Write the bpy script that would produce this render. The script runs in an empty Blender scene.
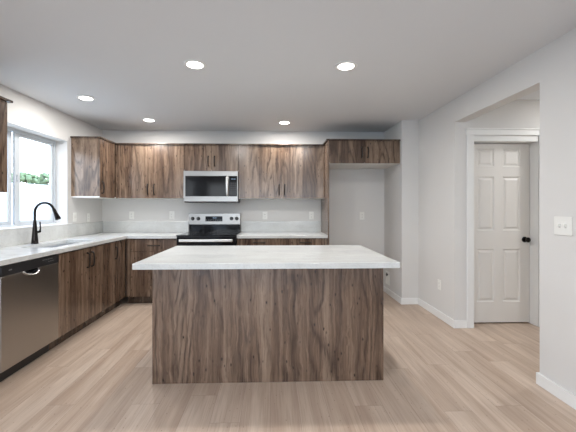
import bpy, bmesh, math, random
from mathutils import Vector, Matrix
random.seed(7)
S = bpy.context.scene
COL = S.collection

# ------------------------------------------------------------------ camera
F_PX, CX, CY, H = 335.0, 283.0, 207.0, 1.29
cam_d = bpy.data.cameras.new('camera'); cam = bpy.data.objects.new('camera', cam_d); COL.objects.link(cam)
cam_d.sensor_fit = 'HORIZONTAL'; cam_d.sensor_width = 36.0
cam_d.lens = 36.0 * F_PX / 576.0
cam_d.shift_x = (288.0 - CX) / 576.0
cam_d.shift_y = -(216.0 - CY) / 576.0
cam_d.clip_start = 0.05; cam_d.clip_end = 400
cam.location = (0, 0, H)
cam.rotation_euler = (math.pi / 2, 0, -math.atan(0.0325))
S.camera = cam

# ------------------------------------------------------------------ light, exposure
S.view_settings.view_transform = 'Standard'; S.view_settings.look = 'None'
S.view_settings.gamma = 1.0; S.view_settings.use_curve_mapping = False
S.view_settings.exposure = 0.38
SKY = 5.2          # strength of the overcast sky
LAMP_W = 11.5      # watts per recessed ceiling lamp
S.cycles.max_bounces = 10; S.cycles.diffuse_bounces = 6; S.cycles.transparent_max_bounces = 12
S.cycles.use_denoising = True
S.cycles.sample_clamp_indirect = 6.0

w = bpy.data.worlds.new('sky'); S.world = w; w.use_nodes = True
nt = w.node_tree; nt.nodes.clear()
tc = nt.nodes.new('ShaderNodeTexCoord'); sp = nt.nodes.new('ShaderNodeSeparateXYZ')
rp = nt.nodes.new('ShaderNodeValToRGB'); bg = nt.nodes.new('ShaderNodeBackground'); ow = nt.nodes.new('ShaderNodeOutputWorld')
rp.color_ramp.elements[0].position = 0.0; rp.color_ramp.elements[0].color = (0.93, 0.96, 1.0, 1)
rp.color_ramp.elements[1].position = 0.7; rp.color_ramp.elements[1].color = (0.44, 0.64, 1.0, 1)
nt.links.new(tc.outputs['Generated'], sp.inputs[0]); nt.links.new(sp.outputs[2], rp.inputs[0])
nt.links.new(rp.outputs[0], bg.inputs[0]); bg.inputs[1].default_value = SKY
nt.links.new(bg.outputs[0], ow.inputs[0])

def portal(name, loc, rot, sx, sy):
    l = bpy.data.lights.new(name, 'AREA'); l.shape = 'RECTANGLE'; l.size = sx; l.size_y = sy
    l.cycles.is_portal = True
    o = bpy.data.objects.new(name, l); o.location = loc; o.rotation_euler = rot; COL.objects.link(o)
portal('sky_portal_sink_window', (-2.70, 3.585, 1.59), (0, -math.pi / 2, 0), 1.0, 1.26)
portal('sky_portal_patio', (-0.95, -3.03, 1.11), (math.pi / 2, 0, 0), 2.9, 2.18)
portal('sky_portal_front', (1.24, -3.03, 1.35), (math.pi / 2, 0, 0), 1.1, 1.7)
portal('sky_portal_side', (-2.56, -0.95, 1.325), (0, -math.pi / 2, 0), 1.75, 2.7)

# ------------------------------------------------------------------ node helpers
class NT:
    def __init__(s, name):
        s.m = bpy.data.materials.new(name); s.m.use_nodes = True; s.t = s.m.node_tree; s.t.nodes.clear()
        s.out = s.n('ShaderNodeOutputMaterial')
    def n(s, k, **kw):
        x = s.t.nodes.new(k)
        for a, b in kw.items(): setattr(x, a, b)
        return x
    def l(s, a, b): s.t.links.new(a, b)
    def val(s, sock, v):
        if isinstance(v, bpy.types.NodeSocket): s.l(v, sock)
        else: sock.default_value = v
    def math(s, op, a, b=None, c=None):
        x = s.n('ShaderNodeMath', operation=op); s.val(x.inputs[0], a)
        if b is not None: s.val(x.inputs[1], b)
        if c is not None: s.val(x.inputs[2], c)
        return x.outputs[0]
    def pos(s): return s.n('ShaderNodeNewGeometry').outputs['Position']
    def scale(s, v, sc):
        x = s.n('ShaderNodeVectorMath', operation='MULTIPLY'); s.l(v, x.inputs[0]); s.val(x.inputs[1], sc); return x.outputs[0]
    def add(s, v, sc):
        x = s.n('ShaderNodeVectorMath', operation='ADD'); s.l(v, x.inputs[0]); s.val(x.inputs[1], sc); return x.outputs[0]
    def noise(s, v, sc=1.0, det=3.0, rough=0.5, dist=0.0):
        x = s.n('ShaderNodeTexNoise'); s.l(v, x.inputs['Vector']); s.val(x.inputs['Scale'], sc)
        x.inputs['Detail'].default_value = det; x.inputs['Roughness'].default_value = rough; x.inputs['Distortion'].default_value = dist
        return x.outputs['Fac']
    def ramp(s, f, stops, interp='LINEAR'):
        x = s.n('ShaderNodeValToRGB'); s.l(f, x.inputs[0]); cr = x.color_ramp; cr.interpolation = interp
        while len(cr.elements) < len(stops): cr.elements.new(0.5)
        for e, (p, c) in zip(cr.elements, stops):
            e.position = p; e.color = (c, c, c, 1) if isinstance(c, float) else (*c, 1)
        return x.outputs[0]
    def mix(s, f, a, b, mode='MIX'):
        x = s.n('ShaderNodeMix', data_type='RGBA', blend_type=mode)
        s.val(x.inputs[0], f); 
        for i, v in ((6, a), (7, b)):
            if isinstance(v, tuple): v = (*v, 1)
            s.val(x.inputs[i], v)
        return x.outputs[2]
    def bsdf(s, color, rough=0.5, metal=0.0, spec=0.5, normal=None, **kw):
        x = s.n('ShaderNodeBsdfPrincipled')
        s.val(x.inputs['Base Color'], (*color, 1) if isinstance(color, tuple) else color)
        s.val(x.inputs['Roughness'], rough); s.val(x.inputs['Metallic'], metal); s.val(x.inputs['Specular IOR Level'], spec)
        if normal is not None: s.l(normal, x.inputs['Normal'])
        for k, v in kw.items(): s.val(x.inputs[k.replace('_', ' ')], v)
        s.l(x.outputs[0], s.out.inputs[0]); return x
    def bump(s, h, strength=0.2, dist=0.01):
        x = s.n('ShaderNodeBump'); s.l(h, x.inputs['Height']); x.inputs['Strength'].default_value = strength
        x.inputs['Distance'].default_value = dist; return x.outputs[0]

def srgb(r, g, b):
    f = lambda c: (c / 255 / 12.92) if c / 255 <= 0.04045 else ((c / 255 + 0.055) / 1.055) ** 2.4
    return (f(r), f(g), f(b))

def plain(name, color, rough=0.5, metal=0.0, spec=0.5, **kw):
    t = NT(name); t.bsdf(color, rough, metal, spec, **kw); return t.m

def mat_paint(name, color, rough=0.85):
    t = NT(name); p = t.pos()
    n = t.noise(p, 55.0, 3.0, 0.6)
    c = t.mix(t.noise(p, 1.2, 2.0), color, tuple(x * 0.97 for x in color))
    t.bsdf(c, rough, 0, 0.25, t.bump(n, 0.12, 0.004)); return t.m

def mat_walnut(name, gain=1.0):
    """vertical-grain walnut laminate: broad light and dark bands, cathedral figure, fine pores, small dark knots"""
    t = NT(name); p = t.pos()
    wob = t.n('ShaderNodeTexNoise'); t.l(t.scale(p, (2.0, 2.0, 1.1)), wob.inputs['Vector']); wob.inputs['Detail'].default_value = 2.0
    wv = t.scale(t.add(wob.outputs['Color'], (-.5, -.5, -.5)), (.035, .035, 0.0))
    va = t.n('ShaderNodeVectorMath', operation='ADD'); t.l(p, va.inputs[0]); t.l(wv, va.inputs[1]); q = va.outputs[0]
    base = t.noise(t.add(t.scale(q, (4.2, 4.2, 0.60)), (3.1, 1.7, 0.4)), 1.0, 1.5, 0.45, 0.1)
    rings = t.math('MULTIPLY_ADD', t.math('SINE', t.math('MULTIPLY', base, 80.0)), 0.5, 0.5)
    rings = t.math('POWER', rings, 2.8)
    zone = t.ramp(t.noise(t.scale(q, (6.0, 6.0, 0.5)), 1.0, 2.0), [(0.38, 0.15), (0.52, 1.0)])
    brk = t.ramp(t.noise(t.scale(q, (70.0, 70.0, 6.0)), 1.0, 2.0), [(0.35, 0.35), (0.6, 1.0)])
    fine = t.noise(t.scale(q, (130.0, 130.0, 4.0)), 1.0, 3.0, 0.7)
    mid = t.noise(t.scale(q, (30.0, 30.0, 0.9)), 1.0, 4.0, 0.62, 0.15)
    board = t.noise(t.scale(q, (8.5, 8.5, 0.22)), 1.0, 1.0)
    g = lambda r, gg, b: tuple(min(1, x * gain) for x in srgb(r, gg, b))
    c = t.ramp(mid, [(0.28, g(86, 66, 51)), (0.50, g(130, 105, 86)), (0.70, g(168, 142, 120))])
    c = t.mix(t.ramp(board, [(0.36, 0.62), (0.50, 0.0)]), c, g(88, 66, 52))
    c = t.mix(t.ramp(board, [(0.52, 0.0), (0.64, 0.55)]), c, g(172, 147, 125))
    c = t.mix(t.math('MULTIPLY', t.math('MULTIPLY', t.math('MULTIPLY', rings, zone), brk), 0.85), c, g(60, 42, 32))
    c = t.mix(t.ramp(fine, [(0.36, 0.40), (0.50, 0.0)]), c, g(62, 45, 36))
    c = t.mix(t.ramp(fine, [(0.56, 0.0), (0.75, 0.25)]), c, g(180, 158, 140))
    vo = t.n('ShaderNodeTexVoronoi'); t.l(t.scale(q, (4.6, 4.6, 2.0)), vo.inputs['Vector'])
    kn = t.math('ADD', vo.outputs['Distance'], t.math('MULTIPLY', t.noise(t.scale(q, (60, 60, 14)), 1.0, 2.0), 0.14))
    c = t.mix(t.ramp(kn, [(0.12, 0.95), (0.24, 0.0)]), c, g(40, 28, 22))
    t.bsdf(c, 0.22, 0, 0.65, t.bump(fine, 0.08, 0.001)); return t.m

def mat_floor():
    t = NT('oak_plank_floor'); p = t.pos()
    s = t.n('ShaderNodeSeparateXYZ'); t.l(p, s.inputs[0]); X, Y = s.outputs[0], s.outputs[1]
    PW, PL = 0.182, 1.22
    u = t.math('DIVIDE', t.math('ADD', X, 20.03), PW); row = t.math('FLOOR', u); fu = t.math('FRACT', u)
    wn = t.n('ShaderNodeTexWhiteNoise', noise_dimensions='1D'); t.l(row, wn.inputs['W'])
    v = t.math('ADD', t.math('DIVIDE', t.math('ADD', Y, 20.0), PL), wn.outputs['Value']); colm = t.math('FLOOR', v); fv = t.math('FRACT', v)
    cid = t.n('ShaderNodeCombineXYZ'); t.l(row, cid.inputs[0]); t.l(colm, cid.inputs[1])
    wc = t.n('ShaderNodeTexWhiteNoise', noise_dimensions='3D'); t.l(cid.outputs[0], wc.inputs['Vector'])
    off = t.scale(wc.outputs['Color'], (40.0, 40.0, 40.0))
    va = t.n('ShaderNodeVectorMath', operation='ADD'); t.l(p, va.inputs[0]); t.l(off, va.inputs[1]); q = va.outputs[0]
    tone = t.n('ShaderNodeSeparateXYZ'); t.l(wc.outputs['Color'], tone.inputs[0])
    c = t.mix(tone.outputs[0], srgb(184, 163, 145), srgb(200, 181, 164))
    fig = t.noise(t.scale(q, (13.0, 0.8, 1.0)), 1.0, 3.0, 0.5, 0.5)
    c = t.mix(t.ramp(fig, [(0.34, 0.45), (0.55, 0.0)]), c, srgb(152, 128, 109))
    c = t.mix(t.ramp(fig, [(0.56, 0.0), (0.74, 0.40)]), c, srgb(216, 200, 184))
    rng = t.math('MULTIPLY_ADD', t.math('SINE', t.math('MULTIPLY', t.noise(t.scale(q, (4.5, 0.45, 1.0)), 1.0, 2.0, 0.4), 90.0)), 0.5, 0.5)
    c = t.mix(t.math('MULTIPLY', rng, 0.07), c, srgb(118, 92, 76))
    fine = t.noise(t.scale(q, (120.0, 3.0, 1.0)), 1.0, 3.0, 0.6)
    c = t.mix(t.ramp(fine, [(0.36, 0.22), (0.52, 0.0)]), c, srgb(128, 106, 90))
    vo = t.n('ShaderNodeTexVoronoi'); t.l(t.scale(q, (7, 2.6, 1)), vo.inputs['Vector'])
    c = t.mix(t.ramp(vo.outputs['Distance'], [(0.035, 0.7), (0.10, 0.0)]), c, srgb(96, 72, 58))
    def edge(f, wd): 
        d = t.math('MINIMUM', f, t.math('SUBTRACT', 1.0, f)); return t.math('LESS_THAN', d, wd)
    seam = t.math('MAXIMUM', edge(fu, 0.0055), edge(fv, 0.0010))
    c = t.mix(t.math('MULTIPLY', seam, 0.45), c, srgb(96, 76, 64))
    rough = t.math('MULTIPLY_ADD', fig, 0.12, 0.36)
    t.bsdf(c, rough, 0, 0.4, t.bump(fine, 0.06, 0.002)); return t.m

def mat_quartz():
    t = NT('white_quartz'); p = t.pos()
    n1 = t.noise(t.add(t.scale(p, (0.8, 2.2, 2.0)), (5, 2, 0)), 1.6, 5.0, 0.6, 1.2)
    vein = t.math('ABSOLUTE', t.math('SUBTRACT', n1, 0.5))
    c = t.ramp(t.noise(t.scale(p, (1, 1.8, 1)), 3.0, 4.0, 0.6), [(0.3, srgb(196, 198, 196)), (0.7, srgb(212, 213, 211))])
    c = t.mix(t.ramp(vein, [(0.0, 0.22), (0.035, 0.0)]), c, srgb(176, 174, 170))
    c = t.mix(t.ramp(t.noise(p, 90.0, 2.0), [(0.35, 0.18), (0.5, 0.0)]), c, srgb(165, 162, 156))
    t.bsdf(c, 0.16, 0, 0.5); return t.m

def mat_steel(name, axis='z', col=(0.56, 0.54, 0.51), rough=0.30):
    t = NT(name); p = t.pos()
    sc = {'z': (260, 260, 2.0), 'x': (2.0, 260, 260), 'y': (260, 2.0, 260)}[axis]
    n = t.noise(t.scale(p, sc), 1.0, 2.0)
    r = t.math('MULTIPLY_ADD', n, 0.12, rough - 0.06)
    t.bsdf(t.mix(n, tuple(c * 0.92 for c in col), col), r, 1.0, 0.5, t.bump(n, 0.04, 0.001)); return t.m

def mat_glass():
    t = NT('window_glass')
    tr = t.n('ShaderNodeBsdfTransparent'); gl = t.n('ShaderNodeBsdfGlossy'); gl.inputs['Roughness'].default_value = 0.02
    fr = t.n('ShaderNodeFresnel'); fr.inputs[0].default_value = 1.45; mx = t.n('ShaderNodeMixShader')
    tr.inputs[0].default_value = (0.97, 0.98, 0.98, 1)
    gm = t.n('ShaderNodeNewGeometry')
    t.l(t.math('MULTIPLY', fr.outputs[0], t.math('SUBTRACT', 1.0, gm.outputs['Backfacing'])), mx.inputs[0]); t.l(tr.outputs[0], mx.inputs[1]); t.l(gl.outputs[0], mx.inputs[2]); t.l(mx.outputs[0], t.out.inputs[0])
    return t.m

def mat_emit(name, col, s):
    t = NT(name); e = t.n('ShaderNodeEmission'); e.inputs[0].default_value = (*col, 1); e.inputs[1].default_value = s
    t.l(e.outputs[0], t.out.inputs[0]); return t.m

M = dict(
    wall=mat_paint('wall_paint', srgb(214, 212, 209)),
    ceiling=mat_paint('ceiling_paint', srgb(217, 218, 219), 0.95),
    trim=plain('white_trim_paint', srgb(228, 228, 226), 0.38),
    door=plain('white_door_paint', srgb(224, 221, 216), 0.42),
    vinyl=plain('white_vinyl', srgb(194, 199, 203), 0.35),
    walnut=mat_walnut('walnut_laminate', 0.70), walnut_shade=mat_walnut('walnut_trim_shade', 0.36),  # darker walnut copy for trims and toe kicks, some shade in its colour
    melamine=plain('white_melamine', srgb(222, 220, 214), 0.4),
    gap=plain('dark_recess', srgb(34, 28, 25), 0.8),
    floor=mat_floor(), quartz=mat_quartz(),
    bronze=plain('dark_bronze', srgb(20, 16, 14), 0.5, 0.0, 0.3),
    black=plain('black_metal', srgb(40, 37, 35), 0.22, 0.8),
    steelz=mat_steel('brushed_steel_vertical', 'z', (0.42, 0.40, 0.37), 0.32),
    steelx=mat_steel('brushed_steel_horizontal', 'x', (0.38, 0.37, 0.355), 0.33),
    sink=mat_steel('sink_steel', 'y', (0.72, 0.73, 0.74), 0.35),
    satin=plain('satin_steel', (.72, .71, .69), .38, 1.0), chrome=plain('chrome', (0.8, 0.79, 0.77), 0.12, 1.0),
    bglass=plain('black_glass', (0.008, 0.008, 0.009), 0.09, 0, 0.18),
    bplastic=plain('black_plastic', (0.016, 0.016, 0.017), 0.35),
    greymark=plain('grey_print', srgb(150, 150, 150), 0.5),
    slot2=plain('toggle_opening', srgb(200, 198, 193), 0.5), ring=plain('burner_ring_print', srgb(74, 74, 76), 0.2),
    plate=plain('white_plastic', srgb(232, 231, 226), 0.35),
    slot=plain('dark_slot', srgb(70, 66, 62), 0.6),
    glass=mat_glass(),
    bulb=mat_emit('lamp_diffuser', (1.0, 0.96, 0.90), 9.0),
    digit=mat_emit('clock_digits', (0.55, 0.75, 1.0), 0.5),
    field=plain('pale_dry_field', srgb(190, 185, 172), 0.95),
    leaf=plain('outdoor_foliage', srgb(116, 132, 96), 0.8),
    bark=plain('bark', srgb(88, 72, 60), 0.9),
    exterior=plain('exterior_siding', srgb(190, 186, 178), 0.8),
)

# ------------------------------------------------------------------ mesh helpers
def tag(o, label=None, cat=None, group=None, kind=None):
    for k, v in (('label', label), ('category', cat), ('group', group), ('kind', kind)):
        if v: o[k] = v
    return o
def thing(name, label, cat, loc, group=None):
    o = bpy.data.objects.new(name, None); o.location = loc; o.empty_display_size = 0.05; COL.objects.link(o)
    return tag(o, label, cat, group)
def wloc(o):
    v = Vector((0, 0, 0))
    while o is not None: v += Vector(o.location); o = o.parent
    return v
def obj(name, bm, m, parent=None, origin=None, smooth=False):
    """bm holds world coordinates; origin/parent shift them to local ones"""
    me = bpy.data.meshes.new(name)
    base = wloc(parent) if parent is not None else Vector(origin or (0, 0, 0))
    bmesh.ops.translate(bm, verts=bm.verts, vec=-base)
    bmesh.ops.recalc_face_normals(bm, faces=bm.faces)
    if smooth:
        for f in bm.faces: f.smooth = True
    bm.to_mesh(me); bm.free()
    for mm in (m if isinstance(m, (list, tuple)) else [m]): me.materials.append(mm)
    if smooth: me.set_sharp_from_angle(angle=math.radians(40))
    o = bpy.data.objects.new(name, me); COL.objects.link(o)
    if parent is not None: o.parent = parent
    else: o.location = base
    return o
def box(bm, x0, x1, y0, y1, z0, z1, bev=0.0, mi=0):
    x0, x1 = min(x0, x1), max(x0, x1); y0, y1 = min(y0, y1), max(y0, y1); z0, z1 = min(z0, z1), max(z0, z1)
    r = bmesh.ops.create_cube(bm, size=1.0)
    for v in r['verts']:
        v.co = Vector((x0 + (v.co.x + .5) * (x1 - x0), y0 + (v.co.y + .5) * (y1 - y0), z0 + (v.co.z + .5) * (z1 - z0)))
    fs = {f for v in r['verts'] for f in v.link_faces}
    for f in fs: f.material_index = mi
    if bev > 0:
        es = list({e for v in r['verts'] for e in v.link_edges})
        bmesh.ops.bevel(bm, geom=es, offset=bev, segments=2, profile=0.5, affect='EDGES')
    return bm
def B(*a, **k): return box(bmesh.new(), *a, **k)
def cyl(bm, c, axis, r0, r1, h, seg=24):
    """cone/cylinder from c along axis"""
    a = Vector(axis).normalized(); q = Vector((0, 0, 1)).rotation_difference(a).to_matrix().to_4x4()
    mt = Matrix.Translation(Vector(c) + a * h / 2) @ q
    bmesh.ops.create_cone(bm, cap_ends=True, segments=seg, radius1=r0, radius2=r1, depth=h, matrix=mt); return bm
def lathe(bm, c, axis, prof, seg=32):
    """prof: list of (radius, distance along axis)"""
    a = Vector(axis).normalized(); q = Vector((0, 0, 1)).rotation_difference(a)
    rings = []
    for r, h in prof:
        rings.append([bm.verts.new(Vector(c) + q @ Vector((r * math.cos(2 * math.pi * i / seg), r * math.sin(2 * math.pi * i / seg), h))) for i in range(seg)])
    for k in range(len(rings) - 1):
        for i in range(seg):
            j = (i + 1) % seg; bm.faces.new((rings[k][i], rings[k][j], rings[k + 1][j], rings[k + 1][i]))
    bm.faces.new(rings[0]); bm.faces.new(rings[-1]); return bm
def tube(bm, pts, rad, seg=12):
    pts = [Vector(p) for p in pts]; rs = rad if isinstance(rad, (list, tuple)) else [rad] * len(pts)
    rings = []; up = None
    for i, p in enumerate(pts):
        d = (pts[min(i + 1, len(pts) - 1)] - pts[max(i - 1, 0)]).normalized()
        if up is None: up = d.orthogonal().normalized()
        up = (up - d * up.dot(d)).normalized(); sd = d.cross(up)
        rings.append([bm.verts.new(p + (up * math.cos(2 * math.pi * k / seg) + sd * math.sin(2 * math.pi * k / seg)) * rs[i]) for k in range(seg)])
    for k in range(len(rings) - 1):
        for i in range(seg):
            j = (i + 1) % seg; bm.faces.new((rings[k][i], rings[k][j], rings[k + 1][j], rings[k + 1][i]))
    bm.faces.new(rings[0]); bm.faces.new(rings[-1]); return bm
def grid_slab(us, vs, keep, to3, t0, t1):
    """cells of a 2D grid extruded between t0 and t1; to3(u,v,t) -> xyz; one welded closed mesh"""
    bm = bmesh.new(); vd = {}
    def V(i, j, k):
        if (i, j, k) not in vd: vd[(i, j, k)] = bm.verts.new(to3(us[i], vs[j], (t0, t1)[k]))
        return vd[(i, j, k)]
    nu, nv = len(us) - 1, len(vs) - 1
    K = lambda i, j: 0 <= i < nu and 0 <= j < nv and keep((us[i] + us[i + 1]) / 2, (vs[j] + vs[j + 1]) / 2)
    for i in range(nu):
        for j in range(nv):
            if not K(i, j): continue
            for k in (0, 1): bm.faces.new([V(i, j, k), V(i + 1, j, k), V(i + 1, j + 1, k), V(i, j + 1, k)])
            for (di, dj, a, b) in ((-1, 0, (i, j), (i, j + 1)), (1, 0, (i + 1, j), (i + 1, j + 1)), (0, -1, (i, j), (i + 1, j)), (0, 1, (i, j + 1), (i + 1, j + 1))):
                if not K(i + di, j + dj): bm.faces.new([V(*a, 0), V(*b, 0), V(*b, 1), V(*a, 1)])
    return bm
def prism(bm, pts, ext):
    """closed polygon (3D pts) extruded along ext"""
    e = Vector(ext); a = [bm.verts.new(p) for p in pts]; b = [bm.verts.new(Vector(p) + e) for p in pts]
    bm.faces.new(a); bm.faces.new(b[::-1]); n = len(a)
    for i in range(n): bm.faces.new((a[i], a[(i + 1) % n], b[(i + 1) % n], b[i]))
    return bm
def struct(name, bm, m, parent=None, **k):
    o = obj(name, bm, m, parent, **k)
    if parent is None: o['kind'] = 'structure'
    return o
def copy_tree(o, parent=None):
    c = o.copy(); COL.objects.link(c); c.parent = parent
    for ch in list(o.children): copy_tree(ch, c)
    return c

# ------------------------------------------------------------------ the room
XL, YW, CH = -2.535, 5.09, 2.44          # left wall, kitchen back wall, ceiling height
XR, YD, YN = 1.945, 3.51, 2.375          # right wall, hall far wall (with the door), hall near corner
XA, YP = 1.72, 4.39                      # fridge alcove side wall, its front corner
YB = -3.0                                # wall behind the camera
HX = 3.6                                 # end of the hall

struct('floor', B(XL - .3, HX + .3, YB - .2, YW + .2, -0.15, 0), M['floor'])
struct('ceiling', B(XL - .3, HX + .3, YB - .2, YW + .2, CH, CH + .12), M['ceiling'])
LY0, LY1 = -2.30, 0.40                    # unseen window added on the left wall behind the camera, to light the right wall
WY0, WY1, WZ0, WZ1 = 2.945, 4.232, 1.075, 2.106
struct('wall_left', grid_slab([YB - .2, LY0, LY1, WY0, WY1, YW + .2], [0, .45, WZ0, WZ1, 2.2, CH],
       lambda u, v: not ((WY0 < u < WY1 and WZ0 < v < WZ1) or (LY0 < u < LY1 and .45 < v < 2.2)), lambda u, v, t: (t, u, v), XL - 0.20, XL), M['wall'])
struct('wall_back', B(XL, HX + .3, YW, YW + .2, 0, CH), M['wall'])
# fridge alcove side block (its camera-facing end is the short return beside the cabinet)
struct('wall_alcove', B(XA, HX + .3, YP, YW, 0, CH), M['wall'])
# right wall: far piece, header over the hall opening, near piece
struct('wall_right', grid_slab([YB - .2, YN, YD, YP], [0, 2.197, CH],
       lambda u, v: not (YN < u < YD and v < 2.197), lambda u, v, t: (t, u, v), XR, XR + 0.12), M['wall'])
struct('wall_hall_near', B(XR + .12, HX + .3, YN - .12, YN, 0, CH), M['wall'])
DX0, DX1, DZ1 = 2.15, 2.862, 2.063
struct('wall_hall_far', grid_slab([XR + .12, DX0 - .015, DX1 + .015, HX + .3], [0, DZ1, CH],
       lambda u, v: not (DX0 - .015 < u < DX1 + .015 and v < DZ1), lambda u, v, t: (u, t, v), YD, YD + 0.22), M['wall'])
struct('wall_hall_end', B(HX, HX + .3, YN, YD, 0, CH), M['wall'])
struct('wall_closet', B(DX0 - .1, DX1 + .1, YD + .23, YD + .3, 0, CH - .05), M['wall'])
# wall behind the camera: patio door widened, and a window added, for more daylight
PX0, PX1 = -2.40, 0.50; QX0, QX1 = 0.68, 1.80
struct('wall_front', grid_slab([XL, PX0, PX1, QX0, QX1, HX + .3], [0, 0.02, 0.50, 2.20, CH],
       lambda u, v: not ((PX0 < u < PX1 and 0.02 < v < 2.20) or (QX0 < u < QX1 and .50 < v < 2.20)),
       lambda u, v, t: (u, t, v), YB - 0.2, YB), M['wall'])

# baseboards: profile with eased top
BBH, BBT = 0.083, 0.013
def bb(name, bm): return struct(name, bm, M['trim'])
bb('baseboard_alcove', B(XA - BBT, XA, YP - BBT, YW - .001, 0, BBH, bev=.002))
bb('baseboard_alcove_front', B(XA, XR - .0005, YP - BBT, YP - .0005, 0, BBH, bev=.002))
bb('baseboard_right_far', B(XR - BBT, XR - .0005, YD - BBT, YP - BBT, 0, BBH, bev=.002))
bb('baseboard_right_near', B(XR - .018, XR - .0005, YB, YN + BBT, 0, BBH, bev=.002))
bb('baseboard_hall_corner', B(XR, XR + .12, YN + .0005, YN + BBT, 0, BBH, bev=.002))
bb('baseboard_hall', B(XR, DX0 - .080, YD - BBT, YD - .0005, 0, BBH, bev=.002))
bb('baseboard_hall_right', B(DX1 + .080, HX, YD - BBT, YD - .0005, 0, BBH, bev=.002))
bb('baseboard_back', B(0.772, XA - BBT, YW - BBT, YW - .0005, 0, BBH, bev=.002))

# ---- sink window: vinyl slider in a deep drywall reveal
FX0, FX1 = XL - .198, XL - .155
wf = bmesh.new(); e = .032
for a in ((WY0, WY1, WZ0, WZ0 + e), (WY0, WY1, WZ1 - e, WZ1), (WY0, WY0 + e, WZ0 + e, WZ1 - e), (WY1 - e, WY1, WZ0 + e, WZ1 - e)):
    box(wf, FX0, FX1 + .02, a[0], a[1], a[2], a[3], bev=.003)
win = struct('window_1', wf, M['vinyl'], origin=(XL - .17, 3.59, WZ0))
def sash(y0, y1, x0, x1, s0, s1):
    bm = bmesh.new(); z0, z1 = WZ0 + e, WZ1 - e; r = .036
    box(bm, x0, x1, y0, y0 + s0, z0, z1, bev=.003); box(bm, x0, x1, y1 - s1, y1, z0, z1, bev=.003)
    box(bm, x0, x1, y0 + s0, y1 - s1, z0, z0 + r, bev=.003); box(bm, x0, x1, y0 + s0, y1 - s1, z1 - r, z1, bev=.003)
    o = obj('sash', bm, M['vinyl'], win)
    xm = (x0 + x1) / 2
    obj('glass_pane', B(xm - .003, xm + .003, y0 + s0, y1 - s1, z0 + r, z1 - r), M['glass'], o)
    return o
sash(WY0 + e, 3.58, FX0 + .003, FX0 + .022, .036, .05)
rs = sash(3.585, WY1 - e, FX0 + .026, FX1 + .008, .07, .036)
obj('latch', B(FX1 + .008, FX1 + .022, 3.602, 3.622, 1.56, 1.63, bev=.004), M['vinyl'], rs)
# sill board resting on the backsplash, white jamb and head liners
struct('window_sill', B(XL - .154, XL + .022, WY0 - .02, WY1 + .07, WZ0 - .0005, WZ0 + .012, bev=.003), M['trim'])
# ---- unseen patio door, widened, and an added window behind the camera
pf = bmesh.new()
for a in ((PX0, PX0 + .06, .02, 2.2), (PX1 - .06, PX1, .02, 2.2), (PX0 + .06, PX1 - .06, .02, .09), (PX0 + .06, PX1 - .06, 2.14, 2.2), (-1.47, -1.39, .09, 2.14), (-.51, -.43, .09, 2.14)):
    box(pf, a[0], a[1], YB - .14, YB - .08, a[2], a[3], bev=.004)
pd_ = struct('window_2', pf, M['vinyl'], origin=(-1.3, YB - .1, .02))
obj('glass_pane', B(PX0 + .06, PX1 - .06, YB - .113, YB - .107, .09, 2.14), M['glass'], pd_)
pf = bmesh.new()
for a in ((QX0, QX0 + .05, .5, 2.2), (QX1 - .05, QX1, .5, 2.2), (QX0 + .05, QX1 - .05, .5, .55), (QX0 + .05, QX1 - .05, 2.15, 2.2)):
    box(pf, a[0], a[1], YB - .14, YB - .08, a[2], a[3], bev=.004)
pd2 = struct('added_window_3', pf, M['vinyl'], origin=(1.15, YB - .1, .6))
obj('glass_pane', B(QX0 + .05, QX1 - .05, YB - .113, YB - .107, .55, 2.15), M['glass'], pd2)

pf = bmesh.new()  # unseen side window, added for daylight from the left
for a in ((LY0, LY0 + .05, .45, 2.2), (LY1 - .05, LY1, .45, 2.2), (LY0 + .05, LY1 - .05, .45, .5), (LY0 + .05, LY1 - .05, 2.15, 2.2), (-.98, -.92, .5, 2.15)):
    box(pf, XL - .15, XL - .09, a[0], a[1], a[2], a[3], bev=.004)
pd3 = struct('added_window_4', pf, M['vinyl'], origin=(XL - .12, -.95, .45))
obj('glass_pane', B(XL - .123, XL - .117, LY0 + .05, LY1 - .05, .5, 2.15), M['glass'], pd3)

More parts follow.
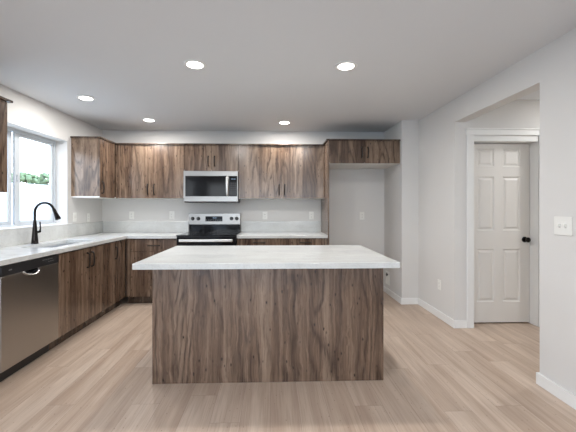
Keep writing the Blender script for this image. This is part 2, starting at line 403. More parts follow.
# ---- six-panel door with casing
DY = 3.63
def panel_door(bm, x0, x1, z0, z1, y, th, panels):
    """slab whose camera face (y) has recessed fields with raised centres"""
    xs = sorted({x0, x1, *[p[0] for p in panels], *[p[1] for p in panels]}); zs = sorted({z0, z1, *[p[2] for p in panels], *[p[3] for p in panels]})
    vd = {}
    def V(x, z):
        if (x, z) not in vd: vd[(x, z)] = bm.verts.new((x, y, z))
        return vd[(x, z)]
    for i in range(len(xs) - 1):
        for j in range(len(zs) - 1):
            cx_, cz = (xs[i] + xs[i + 1]) / 2, (zs[j] + zs[j + 1]) / 2
            if any(p[0] < cx_ < p[1] and p[2] < cz < p[3] for p in panels): continue
            bm.faces.new([V(xs[i], zs[j]), V(xs[i + 1], zs[j]), V(xs[i + 1], zs[j + 1]), V(xs[i], zs[j + 1])])
    for p in panels:
        loops = []
        for ins, dy in ((0, 0), (.010, .011), (.020, .011), (.040, .002)):
            loops.append([bm.verts.new(q) for q in ((p[0] + ins, y + dy, p[2] + ins), (p[1] - ins, y + dy, p[2] + ins), (p[1] - ins, y + dy, p[3] - ins), (p[0] + ins, y + dy, p[3] - ins))])
        for a, b in zip(loops, loops[1:]):
            for k in range(4): bm.faces.new((a[k], a[(k + 1) % 4], b[(k + 1) % 4], b[k]))
        bm.faces.new(loops[-1])
    bk = [bm.verts.new(q) for q in ((x0, y + th, z0), (x1, y + th, z0), (x1, y + th, z1), (x0, y + th, z1))]
    bm.faces.new(bk); fr = [bm.verts.new(q) for q in ((x0, y, z0), (x1, y, z0), (x1, y, z1), (x0, y, z1))]
    for k in range(4): bm.faces.new((fr[k], fr[(k + 1) % 4], bk[(k + 1) % 4], bk[k]))
    bmesh.ops.remove_doubles(bm, verts=bm.verts, dist=1e-5)
    return bm
pan = []
for (a, b) in ((DX0 + .112, DX0 + .307), (DX1 - .307, DX1 - .112)):
    pan += [(a, b, 1.737, 1.936), (a, b, 1.03, 1.627), (a, b, .241, .826)]
door = struct('door_1', panel_door(bmesh.new(), DX0 + .004, DX1 - .004, .014, 1.987, DY, .035, pan), M['door'], origin=(2.5, DY, .014))
kb = lathe(bmesh.new(), (DX1 - .062, DY, .93), (0, -1, 0), [(.031, 0), (.031, .005), (.026, .010), (.011, .013), (.010, .030), (.020, .037), (.027, .047), (.027, .058), (.020, .066), (.006, .068)])
obj('knob', kb, M['black'], door, smooth=True)
jm = bmesh.new()
box(jm, DX0 - .014, DX0, YD + .001, YD + .21, 0, DZ1 - .001); box(jm, DX1, DX1 + .014, YD + .001, YD + .21, 0, DZ1 - .001)
box(jm, DX0, DX1, YD + .001, YD + .21, 1.996, DZ1 - .001)
box(jm, DX0, DX0 + .012, DY + .042, DY + .06, 0, 1.996); box(jm, DX1 - .012, DX1, DY + .042, DY + .06, 0, 1.996)
struct('trim_1', jm, M['trim'])
cs = bmesh.new()
for s, x in ((1, DX0), (-1, DX1)):
    box(cs, x - s * .078, x - s * .002, YD - .016, YD - .0005, 0, DZ1 - .006, bev=.004)
box(cs, DX0 - .086, DX1 + .086, YD - .018, YD - .0005, DZ1 - .006, DZ1 + .052, bev=.003)
box(cs, DX0 - .092, DX1 + .092, YD - .028, YD - .0005, DZ1 + .050, DZ1 + .066, bev=.004)
struct('trim_2', cs, M['trim'])

# ------------------------------------------------------------------ cabinets
def mapper(face, front):
    if face == 'S': return lambda u, v, z: (u, front - v, z)     # faces the camera
    if face == 'E': return lambda u, v, z: (front + v, u, z)     # faces right
    if face == 'N': return lambda u, v, z: (u, front + v, z)
def mbox(bm, mp, u0, u1, v0, v1, z0, z1, bev=0.0):
    a, b = mp(u0, v0, z0), mp(u1, v1, z1); return box(bm, a[0], b[0], a[1], b[1], a[2], b[2], bev)
def pull(parent, mp, u, z, length, vertical=True):
    """arched bar pull standing off the door face"""
    h = length / 2; pts = []
    prof = [(-h, 0.0), (-h, .012), (-h * .94, .022), (-h * .8, .027), (-h * .4, .030), (0, .031), (h * .4, .030), (h * .8, .027), (h * .94, .022), (h, .012), (h, 0.0)]
    for s, v in prof: pts.append(mp(u, v, z + s) if vertical else mp(u + s, v, z))
    bm = tube(bmesh.new(), pts, [.0085, .0072, .0068, .0068, .0072, .0076, .0072, .0068, .0068, .0072, .0085], 10)
    return obj('handle', bm, M['bronze'], parent, smooth=True)
G = .0018
def cabinet(name, label, cat, group, face, front, u0, u1, z0, z1, depth, fronts, toe=False, trim=False, body_u=None, bottom=False, trim_ends=(0, 0)):
    """fronts: (kind, u0, u1, z0, z1, handle) ; handle = (u, z, length, vertical) or None"""
    mp = mapper(face, front)
    c = mp((u0 + u1) / 2, -depth / 2, 0 if toe else z0)
    root = thing(name, label, cat, c, group)
    b0, b1 = body_u or (u0, u1)
    bm = bmesh.new(); zb = z0 + (0.105 if toe else 0.0) + (.016 if bottom else 0)
    mbox(bm, mp, b0, b1, -.021, -depth, zb, z1)
    obj('cabinet_body', bm, M['walnut'], root)
    if toe: obj('toe_kick', mbox(bmesh.new(), mp, b0, b1, -.075, -depth, z0, z0 + .104), M['walnut_shade'], root)
    if bottom: obj('bottom_panel', mbox(bmesh.new(), mp, b0, b1, -.003, -depth, z0, z0 + .0158), M['melamine'], root)
    if trim:
        obj('top_trim', mbox(bmesh.new(), mp, b0 - trim_ends[0], b1 + trim_ends[1], .020, -depth, z1 + .0003, z1 + .020, bev=.002), M['walnut_shade'], root)
    for kind, a, b, c0, c1, hd in fronts:
        f = obj(kind, mbox(bmesh.new(), mp, a + G, b - G, -.0195, 0, c0 + G, c1 - G, bev=.0012), M['walnut'], root)
        if hd: pull(f, mp, *hd)
    return root

ZB, ZT = 1.410, 2.160                      # wall cabinets
UY = 4.74                                  # their front plane on the back wall
UD = YW - UY - .001
grp = 'walnut wall cabinets along the back wall'
cabinet('wall_cabinet', 'walnut two-door wall cabinet in the back corner, left of the microwave', 'cabinet', None, 'S', UY, -2.2, -1.232, ZB, ZT, UD,
        [('filler_strip', -2.179, -2.142, ZB, ZT, None),
         ('door', -2.142, -1.688, ZB, ZT, (-1.735, 1.535, .145, True)), ('door', -1.688, -1.232, ZB, ZT, (-1.648, 1.535, .145, True))], trim=True, bottom=True)
cabinet('wall_cabinet', 'short walnut wall cabinet directly above the microwave', 'cabinet', None, 'S', UY, -1.231, -.474, 1.795, ZT, UD,
        [('door', -1.231, -.853, 1.795, ZT, (-.895, 1.935, .135, True)), ('door', -.853, -.474, 1.795, ZT, (-.808, 1.935, .135, True))], trim=True, bottom=True)
cabinet('wall_cabinet', 'walnut two-door wall cabinet between the microwave and the tall fridge panel', 'cabinet', None, 'S', UY, -.473, .741, ZB, ZT, UD,
        [('door', -.473, .137, ZB, ZT, (.100, 1.535, .145, True)), ('door', .137, .741, ZB, ZT, (.176, 1.535, .145, True))], trim=True, bottom=True)
# left wall, far side of the window: pale-lit end panel faces the camera
cabinet('wall_cabinet', 'walnut wall cabinet on the left wall between the window and the back corner', 'cabinet', None, 'E', -2.18, 4.312, 4.717, ZB, ZT, 2.535 - 2.18 - .001,
        [('door', 4.312, 4.715, ZB, ZT, (4.36, 1.54, .145, True))], trim=True, body_u=(4.312, YW - .002), bottom=True, trim_ends=(.02, 0))
# left wall, near side of the window
cabinet('wall_cabinet', 'walnut wall cabinet cut by the left picture edge, near side of the window', 'cabinet', None, 'E', -2.19, 2.09, 2.847, ZB, ZT, 2.535 - 2.19 - .001,
        [('door', 2.09, 2.468, ZB, ZT, (2.43, 1.54, .145, True)), ('door', 2.468, 2.847, ZB, ZT, (2.506, 1.54, .145, True))], trim=True, bottom=True, trim_ends=(0, .035))
# fridge surround
cabinet('fridge_cabinet', 'short wide walnut cabinet over the empty fridge space', 'cabinet', None, 'S', 4.445, .764, 1.717, 1.872, 2.175, YW - 4.445 - .001,
        [('door', .764, 1.237, 1.872, 2.175, (1.197, 2.02, .135, True)), ('door', 1.237, 1.717, 1.872, 2.175, (1.279, 2.02, .135, True))], trim=True, bottom=True)
tp = thing('fridge_end_panel', 'tall narrow walnut panel standing between the counter end and the fridge space', 'panel', (.753, 4.76, 0))
obj('panel', B(.7425, .763, 4.447, YW - .001, 0, 2.175, bev=.001), M['walnut'], tp)
obj('top_trim', B(.722, .7635, 4.425, YW - .001, 2.1755, 2.196, bev=.002), M['walnut_shade'], tp)

# base cabinets
CT0, CT1 = .874, .914
YF = 4.478; BD = YW - YF - .001
cabinet('base_cabinet', 'dark walnut base cabinet with one drawer over a door, left of the range', 'cabinet', None, 'S', YF, -1.93, -1.257, 0, CT0 - .001, BD,
        [('filler_strip', -1.905, -1.868, .105, .862, None),
         ('drawer', -1.868, -1.257, .703, .862, (-1.563, .782, .15, False)), ('door', -1.868, -1.257, .105, .700, (-1.30, .60, .145, True))], toe=True, body_u=(-1.93, -1.257))
cabinet('base_cabinet', 'dark walnut base cabinet with two side-by-side drawers, right of the range', 'cabinet', None, 'S', YF, -.466, .741, 0, CT0 - .001, BD,
        [('drawer', -.466, .137, .703, .862, (-.172, .815, .15, False)), ('drawer', .137, .741, .703, .862, (.447, .815, .15, False)),
         ('door', -.466, .137, .105, .700, (.092, .60, .145, True)), ('door', .137, .741, .105, .700, (.182, .60, .145, True))], toe=True)
XF = -1.93; LD = 2.535 - 1.93 - .001
cabinet('sink_base_cabinet', 'dark walnut two-door sink base cabinet beside the dishwasher', 'cabinet', None, 'E', XF, 3.081, 4.125, 0, .66, LD,
        [('door', 3.081, 3.602, .105, .862, (3.560, .735, .150, True)), ('door', 3.602, 4.125, .105, .862, (3.644, .735, .150, True))], toe=True)
cabinet('corner_base_cabinet', 'dark walnut single-door corner base cabinet where the two counter runs meet', 'cabinet', None, 'E', XF, 4.127, YF - .001, 0, CT0 - .001, LD,
        [('door', 4.127, 4.335, .105, .862, (4.182, .728, .145, True)), ('filler_strip', 4.335, YF - .001, .105, .862, None)], toe=True)
cabinet('base_cabinet', 'walnut base cabinet at the near end of the left counter, this side of the dishwasher', 'cabinet', None, 'E', XF, 1.86, 2.428, 0, CT0 - .001, LD,
        [('drawer', 1.86, 2.428, .703, .862, (2.154, .785, .15, False)), ('door', 1.86, 2.428, .105, .700, (1.90, .60, .145, True))], toe=True)

# countertops
SX0, SX1, SY0, SY1 = -2.365, -2.03, 3.18, 3.93
cbm = grid_slab([XL + .001, SX0, SX1, -1.905, -1.2555], [1.84, SY0, SY1, 4.452, YW - .001],
      lambda x, y: (x < -1.905 or y > 4.452) and not (SX0 < x < SX1 and SY0 < y < SY1), lambda u, v, t: (u, v, t), CT0, CT1)
def soften(bm, r=.003):
    es = [e_ for e_ in bm.edges if len(e_.link_faces) == 2 and e_.calc_face_angle(0) > .5]
    bmesh.ops.bevel(bm, geom=es, offset=r, segments=2, profile=.5, affect='EDGES'); return bm
bmesh.ops.recalc_face_normals(cbm, faces=cbm.faces)
ct = obj('countertop', soften(cbm), M['quartz'], origin=(-2.2, 3.5, CT0))
tag(ct, 'white quartz countertop running along the left wall and around the corner to the range', 'countertop')
rc = thing('countertop', 'short white quartz countertop between the range and the tall fridge panel', 'countertop', (.137, 4.77, CT0))
obj('slab', B(-.4665, .7415, 4.452, YW - .001, CT0, CT1, bev=.003), M['quartz'], rc)
obj('backsplash', B(-.4665, .7415, YW - .021, YW - .0005, CT1 + .0003, 1.074, bev=.002), M['quartz'], rc)
obj('backsplash', B(XL + .0005, XL + .021, 1.84, YW - .0006, CT1 + .0003, 1.0735, bev=.002), M['quartz'], ct)
obj('backsplash', B(XL + .0215, -1.2555, YW - .021, YW - .0005, CT1 + .0003, 1.0735, bev=.002), M['quartz'], ct)

# sink bowl
sk = bmesh.new()
zb = .69
def ring(bm, x0, x1, y0, y1, z): return [bm.verts.new(p) for p in ((x0, y0, z), (x1, y0, z), (x1, y1, z), (x0, y1, z))]
rr = [ring(sk, SX0 - .015, SX1 + .015, SY0 - .015, SY1 + .015, CT0 - .001), ring(sk, SX0 - .002, SX1 + .002, SY0 - .002, SY1 + .002, CT0 - .001),
      ring(sk, SX0 + .006, SX1 - .006, SY0 + .006, SY1 - .006, zb + .02), ring(sk, SX0 + .03, SX1 - .03, SY0 + .03, SY1 - .03, zb),
      ring(sk, SX0 + .03, SX1 - .03, SY0 + .03, SY1 - .03, zb - .004), ring(sk, SX0 - .015, SX1 + .015, SY0 - .015, SY1 + .015, zb + .01)]
for a, b in zip(rr, rr[1:]):
    for k in range(4): sk.faces.new((a[k], a[(k + 1) % 4], b[(k + 1) % 4], b[k]))
sk.faces.new(rr[3]); 
for k in range(4): sk.faces.new((rr[5][k], rr[5][(k + 1) % 4], rr[0][(k + 1) % 4], rr[0][k]))
sink = obj('sink', sk, M['sink'], origin=(-2.2, 3.55, zb))
tag(sink, 'undermount stainless sink bowl sunk into the counter below the window', 'sink')
obj('drain', lathe(bmesh.new(), (-2.2, 3.55, zb + .0003), (0, 0, 1), [(.045, 0), (.045, .002), (.038, .004), (.03, .002), (.01, .002)]), M['chrome'], sink, smooth=True)

# faucet
fx, fy = -2.432, 3.516
fa = thing('kitchen_faucet', 'black gooseneck pull-down faucet standing behind the sink', 'faucet', (fx, fy, CT1))
obj('base', lathe(bmesh.new(), (fx, fy, CT1 + .0005), (0, 0, 1), [(.034, 0), (.034, .004), (.031, .008), (.0285, .05), (.022, .13), (.017, .20), (.0135, .235)]), M['black'], fa, smooth=True)
pts = [(fx, fy, 1.14), (fx, fy, 1.20), (fx, fy, 1.235)]
cxr, rad_ = fx + .098, .098
for k in range(1, 13):
    a = math.pi - k * math.radians(160) / 12
    pts.append((cxr + rad_ * math.cos(a), fy, 1.235 + rad_ * math.sin(a)))
obj('neck', tube(bmesh.new(), pts, .0125, 16), M['black'], fa, smooth=True)
p0 = Vector(pts[-1]); d0 = (p0 - Vector(pts[-2])).normalized(); d0 = (d0 + Vector((.06, 0, -.25))).normalized()
obj('spray_head', lathe(bmesh.new(), p0 - d0 * .004, d0, [(.0125, 0), (.0165, .012), (.0165, .03), (.020, .07), (.0265, .112), (.0265, .118), (.021, .121)]), M['black'], fa, smooth=True)
lv = bmesh.new(); cyl(lv, (fx + .018, fy, 1.03), (1, -.25, .25), .012, .012, .045, 16)
tube(lv, [(fx + .058, fy - .01, 1.036), (fx + .064, fy - .012, 1.07), (fx + .060, fy - .012, 1.14)], [.009, .0065, .006], 10)
obj('lever', lv, M['black'], fa, smooth=True)

# ------------------------------------------------------------------ dishwasher
dw = thing('dishwasher', 'stainless steel dishwasher with black control strip under the left counter', 'dishwasher', (-2.2, 2.754, 0))
D0, D1 = 2.43, 3.078
obj('tub_body', B(XL + .02, -1.975, D0 + .005, D1 - .005, .10, .868), M['bplastic'], dw)
obj('toe_kick', B(-2.4, -2.0, D0 + .005, D1 - .005, .002, .098), M['bplastic'], dw)
dd = obj('door', B(-1.974, -1.918, D0 + .003, D1 - .003, .112, .790, bev=.004), M['steelz'], dw)
cp = obj('control_panel', B(-1.974, -1.914, D0 + .003, D1 - .003, .793, .866, bev=.004), M['bplastic'], dw)
# pocket grip: chrome crescent lip
hb = bmesh.new(); yc, n = 2.73, 18
outer = [(yc + .088 * math.cos(math.pi + math.pi * i / n), .792 + .045 * math.sin(math.pi + math.pi * i / n)) for i in range(n + 1)]
va_, vb_, vc_ = [], [], []
for i, (y, z) in enumerate(outer):
    t_ = math.sin(math.pi * i / n)
    va_.append(hb.verts.new((-1.9175, y, z))); vb_.append(hb.verts.new((-1.9175 + .030 * t_ + .001, yc + (y - yc) * .93, z + .010 * t_)))
    vc_.append(hb.verts.new((-1.9175 + .024 * t_ + .001, yc + (y - yc) * .86, z + .016 * t_)))
for i in range(n):
    hb.faces.new((va_[i], va_[i + 1], vb_[i + 1], vb_[i])); hb.faces.new((vb_[i], vb_[i + 1], vc_[i + 1], vc_[i]))
o = obj('handle', hb, M['satin'], dd, smooth=True)
md = o.modifiers.new('thickness', 'SOLIDIFY'); md.thickness = .002
obj('grip_recess', prism(bmesh.new(), [(-1.9172, y, z + .004) for y, z in [(yc + (a - yc) * .86, b) for a, b in outer]], (.0006, 0, 0)), M['bglass'], dd)
mk = bmesh.new()
for i, y in enumerate((2.50, 2.508, 2.516, 2.523)): box(mk, -1.9142, -1.9134, y, y + .005, .826, .834 + .003 * (i % 2))
obj('badge', mk, M['greymark'], cp)
mk = bmesh.new()
for i in range(6): box(mk, -1.9142, -1.9134, 2.86 + .022 * i, 2.872 + .022 * i, .842, .847)
for i in range(3): box(mk, -1.9142, -1.9134, 2.93 + .026 * i, 2.945 + .026 * i, .822, .826)
obj('button_marks', mk, M['greymark'], cp)

# ------------------------------------------------------------------ range
R0, R1, RYF = -1.2525, -.4695, 4.415
rg = thing('kitchen_range', 'freestanding stainless and black electric range between the back counters', 'stove', (-.861, 4.75, 0))
obj('range_body', B(R0 + .004, R1 - .004, RYF + .03, YW - .03, .03, .903, bev=.003), M['bplastic'], rg)
for x in (R0 + .06, R1 - .06):
    for y in (RYF + .08, YW - .08): obj('foot', cyl(bmesh.new(), (x, y, .0), (0, 0, 1), .018, .018, .0295, 12), M['bplastic'], rg)
ctp = obj('cooktop', B(R0 + .002, R1 - .002, RYF - .006, 5.01, .904, .922, bev=.004), M['bglass'], rg)
for x, y, r in ((-1.05, 4.60, .105), (-.66, 4.60, .085), (-1.05, 4.85, .075), (-.66, 4.85, .095)):
    rb = bmesh.new(); n = 40
    for r_ in (r, r * .62):
        a = [rb.verts.new((x + r_ * math.cos(2 * math.pi * i / n), y + r_ * math.sin(2 * math.pi * i / n), .9224)) for i in range(n)]
        b = [rb.verts.new((x + (r_ - .003) * math.cos(2 * math.pi * i / n), y + (r_ - .003) * math.sin(2 * math.pi * i / n), .9224)) for i in range(n)]
        for i in range(n): rb.faces.new((a[i], a[(i + 1) % n], b[(i + 1) % n], b[i]))
    obj('burner', rb, M['ring'], ctp)
dr = obj('oven_door', B(R0 + .006, R1 - .006, RYF, RYF + .028, .245, .893, bev=.005), M['bglass'], rg)
hb = bmesh.new()
box(hb, R0 + .045, R1 - .045, RYF - .052, RYF - .030, .836, .872, bev=.008)
for x in (R0 + .075, R1 - .075): box(hb, x - .012, x + .012, RYF - .034, RYF + .001, .842, .866, bev=.003)
obj('handle', hb, M['satin'], dr)
obj('oven_window', B(R0 + .13, R1 - .13, RYF - .0015, RYF + .001, .40, .72, bev=.0005), M['bglass'], dr)
obj('storage_drawer', B(R0 + .006, R1 - .006, RYF, RYF + .028, .06, .238, bev=.005), M['steelx'], rg)
bg0 = obj('backguard', B(R0 + .024, R1 - .002, 5.011, YW - .022, .905, 1.195, bev=.006), M['steelx'], rg)
obj('lower_glass', B(R0 + .024, R1 - .002, 5.003, 5.0105, .922, 1.028, bev=.001), M['bglass'], bg0)
obj('fascia', B(R0 + .022, R1 , 4.990, 5.0105, 1.030, 1.197, bev=.005), M['steelx'], bg0)
dp = obj('display', B(-.985, -.735, 4.9875, 4.9905, 1.078, 1.152, bev=.0008), M['bglass'], bg0)
dg = bmesh.new()
for i, x in enumerate((-.875, -.862, -.845, -.832)): box(dg, x, x + .007, 4.9868, 4.9874, 1.122, 1.136)
obj('clock_digits', dg, M['digit'], dp)
mk = bmesh.new()
for i in range(9):
    for z in (1.088, 1.100): box(mk, -.975 + .026 * i, -.961 + .026 * i, 4.9868, 4.9874, z, z + .003)
obj('button_marks', mk, M['greymark'], dp)
for x in (-1.173, -1.091, -.602, -.524):
    k_ = lathe(bmesh.new(), (x, 4.9898, 1.118), (0, -1, 0), [(.027, 0), (.027, .004), (.022, .006), (.020, .024), (.017, .027)], 28)
    kn = obj('knob', k_, M['bplastic'], bg0, smooth=True)
    obj('pointer', B(x - .002, x + .002, 4.9615, 4.963, 1.119, 1.133), M['greymark'], kn)

# ------------------------------------------------------------------ microwave
mw = thing('microwave_oven', 'stainless over-the-range microwave with black glass door hung below the short cabinet', 'microwave', (-.852, 4.89, 1.352))
m0, m1, my, mz0, mz1 = -1.229, -.476, 4.690, 1.352, 1.792
obj('housing', B(m0 + .003, m1 - .003, my + .03, YW - .002, mz0 + .012, mz1 - .0, bev=.002), M['bplastic'], mw)
fp = obj('face_frame', B(m0, m1, my, my + .029, mz0 + .012, mz1, bev=.004), M['steelx'], mw)
dr = obj('door', B(m0 + .026, m1 - .122, my - .008, my - .0003, 1.438, 1.722, bev=.002), M['bglass'], fp)
obj('door_window', B(m0 + .075, m1 - .20, my - .0098, my - .0078, 1.475, 1.690, bev=.0008), M['bglass'], dr)
hb = bmesh.new()
tube(hb, [(m1 - .145, my - .008, 1.455), (m1 - .145, my - .030, 1.462), (m1 - .145, my - .040, 1.50), (m1 - .145, my - .043, 1.58), (m1 - .145, my - .040, 1.66), (m1 - .145, my - .030, 1.70), (m1 - .145, my - .008, 1.707)],
     [.016, .019, .020, .020, .020, .019, .016], 12)
obj('handle', hb, M['satin'], dr, smooth=True)
kp = obj('keypad', B(m1 - .120, m1 - .012, my - .008, my - .0003, 1.438, 1.722, bev=.002), M['bglass'], fp)
mk = bmesh.new()
for r_ in range(6):
    for c_ in range(3): box(mk, m1 - .098 + .028 * c_, m1 - .084 + .028 * c_, my - .0086, my - .0081, 1.47 + .03 * r_, 1.474 + .03 * r_)
obj('button_marks', mk, M['greymark'], kp)
mk = bmesh.new()
for i in range(4): box(mk, m1 - .09 + .014 * i + (.004 if i > 1 else 0), m1 - .083 + .014 * i + (.004 if i > 1 else 0), my - .0086, my - .0081, 1.672, 1.686)
obj('clock_digits', mk, M['digit'], kp)
vg = bmesh.new()
box(vg, m0 + .01, m1 - .01, my + .008, YW - .03, mz0, mz0 + .0115, bev=.002)
obj('vent_base', vg, M['bplastic'], mw)

# ------------------------------------------------------------------ island
I0, I1, IY0, IY1 = -.872, .829, 2.468, 3.225
isl = thing('kitchen_island', 'large walnut kitchen island standing alone in the middle of the floor', 'island', (-.018, 2.85, 0))
obj('back_panel', B(I0, I1, IY0, IY0 + .018, 0, CT0 - .001, bev=.001), M['walnut'], isl)
obj('end_panel', B(I0, I0 + .018, IY0 + .0185, IY1, 0, CT0 - .001, bev=.001), M['walnut'], isl)
obj('end_panel', B(I1 - .018, I1, IY0 + .0185, IY1, 0, CT0 - .001, bev=.001), M['walnut'], isl)
obj('cabinet_body', B(I0 + .0185, I1 - .0185, IY0 + .019, IY1 - .022, .105, CT0 - .001), M['walnut'], isl)
obj('toe_kick', B(I0 + .0185, I1 - .0185, IY1 - .09, IY1 - .075, 0, .1045), M['walnut'], isl)
mpN = mapper('N', IY1 - .002)
for i in range(4):
    a = I0 + .02 + i * (I1 - I0 - .04) / 4; b = I0 + .02 + (i + 1) * (I1 - I0 - .04) / 4
    f = obj('drawer', mbox(bmesh.new(), mpN, a + G, b - G, -.0195, 0, .703, .862, bev=.0012), M['walnut'], isl); pull(f, mpN, (a + b) / 2, .785, .15, False)
    f = obj('door', mbox(bmesh.new(), mpN, a + G, b - G, -.0195, 0, .107, .700, bev=.0012), M['walnut'], isl); pull(f, mpN, (b - .04) if i % 2 == 0 else (a + .04), .60, .145, True)
it = obj('island_countertop', B(-.926, .870, 2.247, 3.285, CT0, CT1, bev=.003), M['quartz'], origin=(-.02, 2.76, CT0))
tag(it, 'big white veined quartz slab lying on top of the walnut island', 'countertop')

# ------------------------------------------------------------------ outlets and switches
def plate(name, label, cat, group, c, normal, w_=.072, h_=.116, kind='outlet'):
    """wall plate centred at c on a wall with the given outward normal ('S','E','W')"""
    x, y, z = c
    if normal == 'S': mp = lambda u, v, zz: (x + u, y - v, zz)
    elif normal == 'E': mp = lambda u, v, zz: (x + v, y + u, zz)
    else: mp = lambda u, v, zz: (x - v, y + u, zz)
    root = thing(name, label, cat, (x, y, z), group)
    obj('cover_plate', mbox(bmesh.new(), mp, -w_ / 2, w_ / 2, .0005, .006, z - h_ / 2, z + h_ / 2, bev=.002), M['plate'], root)
    if kind == 'outlet':
        for dz in (-.02, .02):
            s_ = obj('socket', mbox(bmesh.new(), mp, -.017, .017, .006, .0085, z + dz - .014, z + dz + .014, bev=.0012), M['plate'], root)
            sl = bmesh.new()
            for du in (-.0065, .0065): mbox(sl, mp, du - .0012, du + .0012, .0083, .0089, z + dz - .003, z + dz + .006)
            mbox(sl, mp, -.0022, .0022, .0083, .0089, z + dz - .010, z + dz - .0065)
            obj('slots', sl, M['slot'], s_)
    elif kind == 'toggle':
        for du in ((-.023, .023) if w_ > .1 else (0,)):
            s_ = obj('toggle', mbox(bmesh.new(), mp, du - .005, du + .005, .006, .018, z - .004, z + .012, bev=.002), M['plate'], root)
            obj('toggle_slot', mbox(bmesh.new(), mp, du - .0075, du + .0075, .006, .0066, z - .014, z + .014), M['slot2'], root)
    elif kind == 'rocker':
        obj('rocker', mbox(bmesh.new(), mp, -.017, .017, .006, .0095, z - .034, z + .034, bev=.0015), M['plate'], root)
    return root
plate('wall_outlet', 'white outlet on the back wall nearest the left corner', 'outlet', None, (-2.103, YW, 1.165), 'S')
plate('wall_outlet', 'white outlet on the back wall just left of the range', 'outlet', None, (-1.508, YW, 1.165), 'S')
plate('wall_outlet', 'white outlet on the back wall just right of the range', 'outlet', None, (-.110, YW, 1.160), 'S')
plate('wall_outlet', 'white outlet on the back wall next to the tall fridge panel', 'outlet', None, (.598, YW, 1.160), 'S')
plate('wall_outlet', 'white outlet at chest height inside the empty fridge space', 'outlet', None, (1.375, YW, 1.155), 'S')
plate('light_switch', 'white switch plate on the left wall right beside the window', 'switch', None, (XL, 4.385, 1.160), 'E', kind='toggle')
plate('wall_outlet', 'white outlet on the left wall under the corner wall cabinet', 'outlet', None, (XL, 4.70, 1.145), 'E')
plate('wall_outlet', 'low white outlet on the right wall before the hall opening', 'outlet', None, (XR, 3.83, .388), 'W')
plate('light_switch', 'white double light switch at the right picture edge', 'switch', None, (XR, 2.176, 1.163), 'W', w_=.136, h_=.124, kind='toggle')
# recessed water box low in the fridge space
wb = thing('water_outlet_box', 'small white recessed water valve box low on the fridge space side wall', 'valve box', (XA, 4.93, .22))
fr_ = bmesh.new(); y0, y1, z0, z1 = 4.85, 5.01, .14, .335
for a in ((y0, y1, z0, z0 + .022), (y0, y1, z1 - .022, z1), (y0, y0 + .022, z0 + .022, z1 - .022), (y1 - .022, y1, z0 + .022, z1 - .022)):
    box(fr_, XA - .007, XA - .0005, a[0], a[1], a[2], a[3], bev=.002)
obj('frame', fr_, M['plate'], wb)
obj('back_plate', B(XA - .002, XA - .0004, y0 + .022, y1 - .022, z0 + .022, z1 - .022), M['plate'], wb)
obj('valve', cyl(cyl(bmesh.new(), (XA - .002, 4.93, .285), (-1, 0, 0), .014, .012, .022, 16), (XA - .018, 4.93, .262), (0, 0, 1), .006, .006, .05, 10), M['slot'], wb, smooth=True)

# ------------------------------------------------------------------ recessed ceiling lamps, with three unseen ones added to light the room
LP = [(-.622, 2.725, 'recessed ceiling lamp above the island, left one of the near pair'),
      (.602, 2.714, 'recessed ceiling lamp above the island, right one of the near pair'),
      (-1.963, 3.60, 'recessed ceiling lamp above the sink counter, nearest the left window'),
      (-1.626, 4.483, 'recessed ceiling lamp in front of the left corner wall cabinets'),
      (.168, 4.556, 'recessed ceiling lamp near the back wall, right of the range'),
      (-.62, .30, 'unseen recessed lamp added behind the viewer to brighten the room, left one'),
      (.62, .30, 'unseen recessed lamp added behind the viewer to brighten the room, right one'),
      (3.35, 2.95, 'unseen recessed lamp added at the end of the side hall')]  # out of view, added to brighten the hall door
lamp0 = None
for x, y, lab in LP:
    if lamp0 is None:
        lamp0 = thing('recessed_lamp', lab, 'ceiling light', (x, y, CH), 'recessed round ceiling lamps')
        bm = lathe(bmesh.new(), (x, y, CH - .0004), (0, 0, -1), [(.092, 0), (.091, .004), (.083, .007), (.066, .005), (.064, .001)], 48)
        obj('trim_ring', bm, M['trim'], lamp0, smooth=True)
        obj('diffuser', lathe(bmesh.new(), (x, y, CH - .0045), (0, 0, -1), [(.0635, 0), (.0635, .002), (.05, .0035), (.03, .0045)], 40), M['bulb'], lamp0, smooth=True)
        ld = bpy.data.lights.new('lamp_light', 'AREA'); ld.shape = 'DISK'; ld.size = .12; ld.energy = LAMP_W; ld.color = (1.0, .98, .955); ld.spread = math.radians(180)
        lo = bpy.data.objects.new('lamp_light', ld); lo.location = (0, 0, -.012); lo.parent = lamp0; COL.objects.link(lo)
    else:
        c = copy_tree(lamp0); c.location = (x, y, CH); c['label'] = lab
        if 'hall' in lab:
            for ch in c.children:
                if ch.type == 'LIGHT': ch.data = ch.data.copy(); ch.data.energy = LAMP_W * .75; ch.data.color = (1, 1, 1)

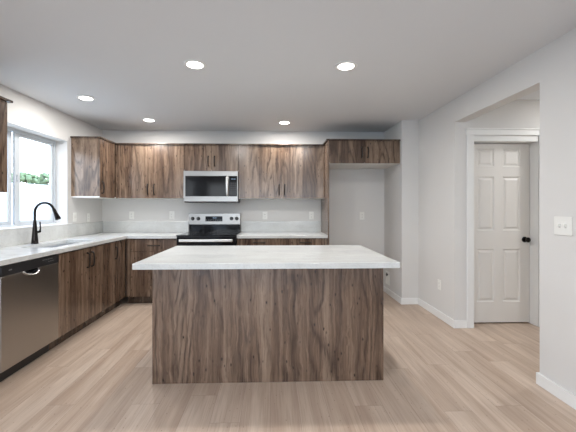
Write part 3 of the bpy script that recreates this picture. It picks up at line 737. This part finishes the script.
# ------------------------------------------------------------------ outside the sink window: rising pale field with trees
fb = bmesh.new(); NX, NY = 24, 24; vv = {}
for i in range(NX + 1):
    for j in range(NY + 1):
        x = -3.2 - (i / NX) ** 1.5 * 95; y = -60 + j * 230 / NY; d = -x - 3.2
        z = -.35 + (7.4 * (1 - math.cos(min(1, d / 60) * math.pi)) / 2) + .35 * math.sin(y * .07 + i * .4) * min(1, d / 20)
        vv[i, j] = fb.verts.new((x, y, z))
for i in range(NX):
    for j in range(NY): fb.faces.new((vv[i, j], vv[i + 1, j], vv[i + 1, j + 1], vv[i, j + 1]))
fo = struct('ground_side', fb, M['field'], smooth=True)
fo2 = struct('ground_behind', B(-30, 30, -60, YB - .3, -.35, -.2), M['field'])
TL = [('rounded green tree on the hill outside, in the left window pane', 58, 66.0, 2.6),
      ('low wide tree on the hill outside, just left of the middle window stile', 64, 76.5, 2.4),
      ('tall green tree on the hill outside, hidden partly by the middle window stile', 58, 73.5, 2.8),
      ('bushy green tree on the hill outside, leftmost in the right window pane', 64, 85.0, 3.0),
      ('low green tree on the hill outside, left of the middle of the right window pane', 58, 81.0, 2.5),
      ('broad green tree on the hill outside, in the middle of the right window pane', 64, 93.5, 3.2),
      ('tallest green tree on the hill outside, right part of the right window pane', 58, 88.5, 3.1),
      ('small round tree on the hill outside, beside the right window frame', 64, 102.0, 3.0)]
for lab, dx, y, h in TL:
    x = -dx; zg = 6.85
    t_ = thing('hill_tree', lab, 'tree', (x, y, zg), 'trees on the hill outside the window')
    bm = bmesh.new()
    for k in range(60):
        a, rr_ = random.uniform(0, 6.28), 1.95 * math.sqrt(random.random())
        hz = random.uniform(.22, .92); rr_ *= 1.15 - .75 * abs(hz - .45)
        q = Vector((x + rr_ * math.cos(a), y + rr_ * math.sin(a), zg + h * hz))
        s_ = random.uniform(.28, .6)
        r = bmesh.ops.create_icosphere(bm, subdivisions=1, radius=s_, matrix=Matrix.Translation(q))
        for v in r['verts']: v.co += (v.co - q) * random.uniform(-.3, .35)
    obj('crown', bm, M['leaf'], t_)
    obj('trunk', cyl(bmesh.new(), (x, y, zg - .6), (0, 0, 1), .16, .10, h * .6 + .6, 8), M['bark'], t_)
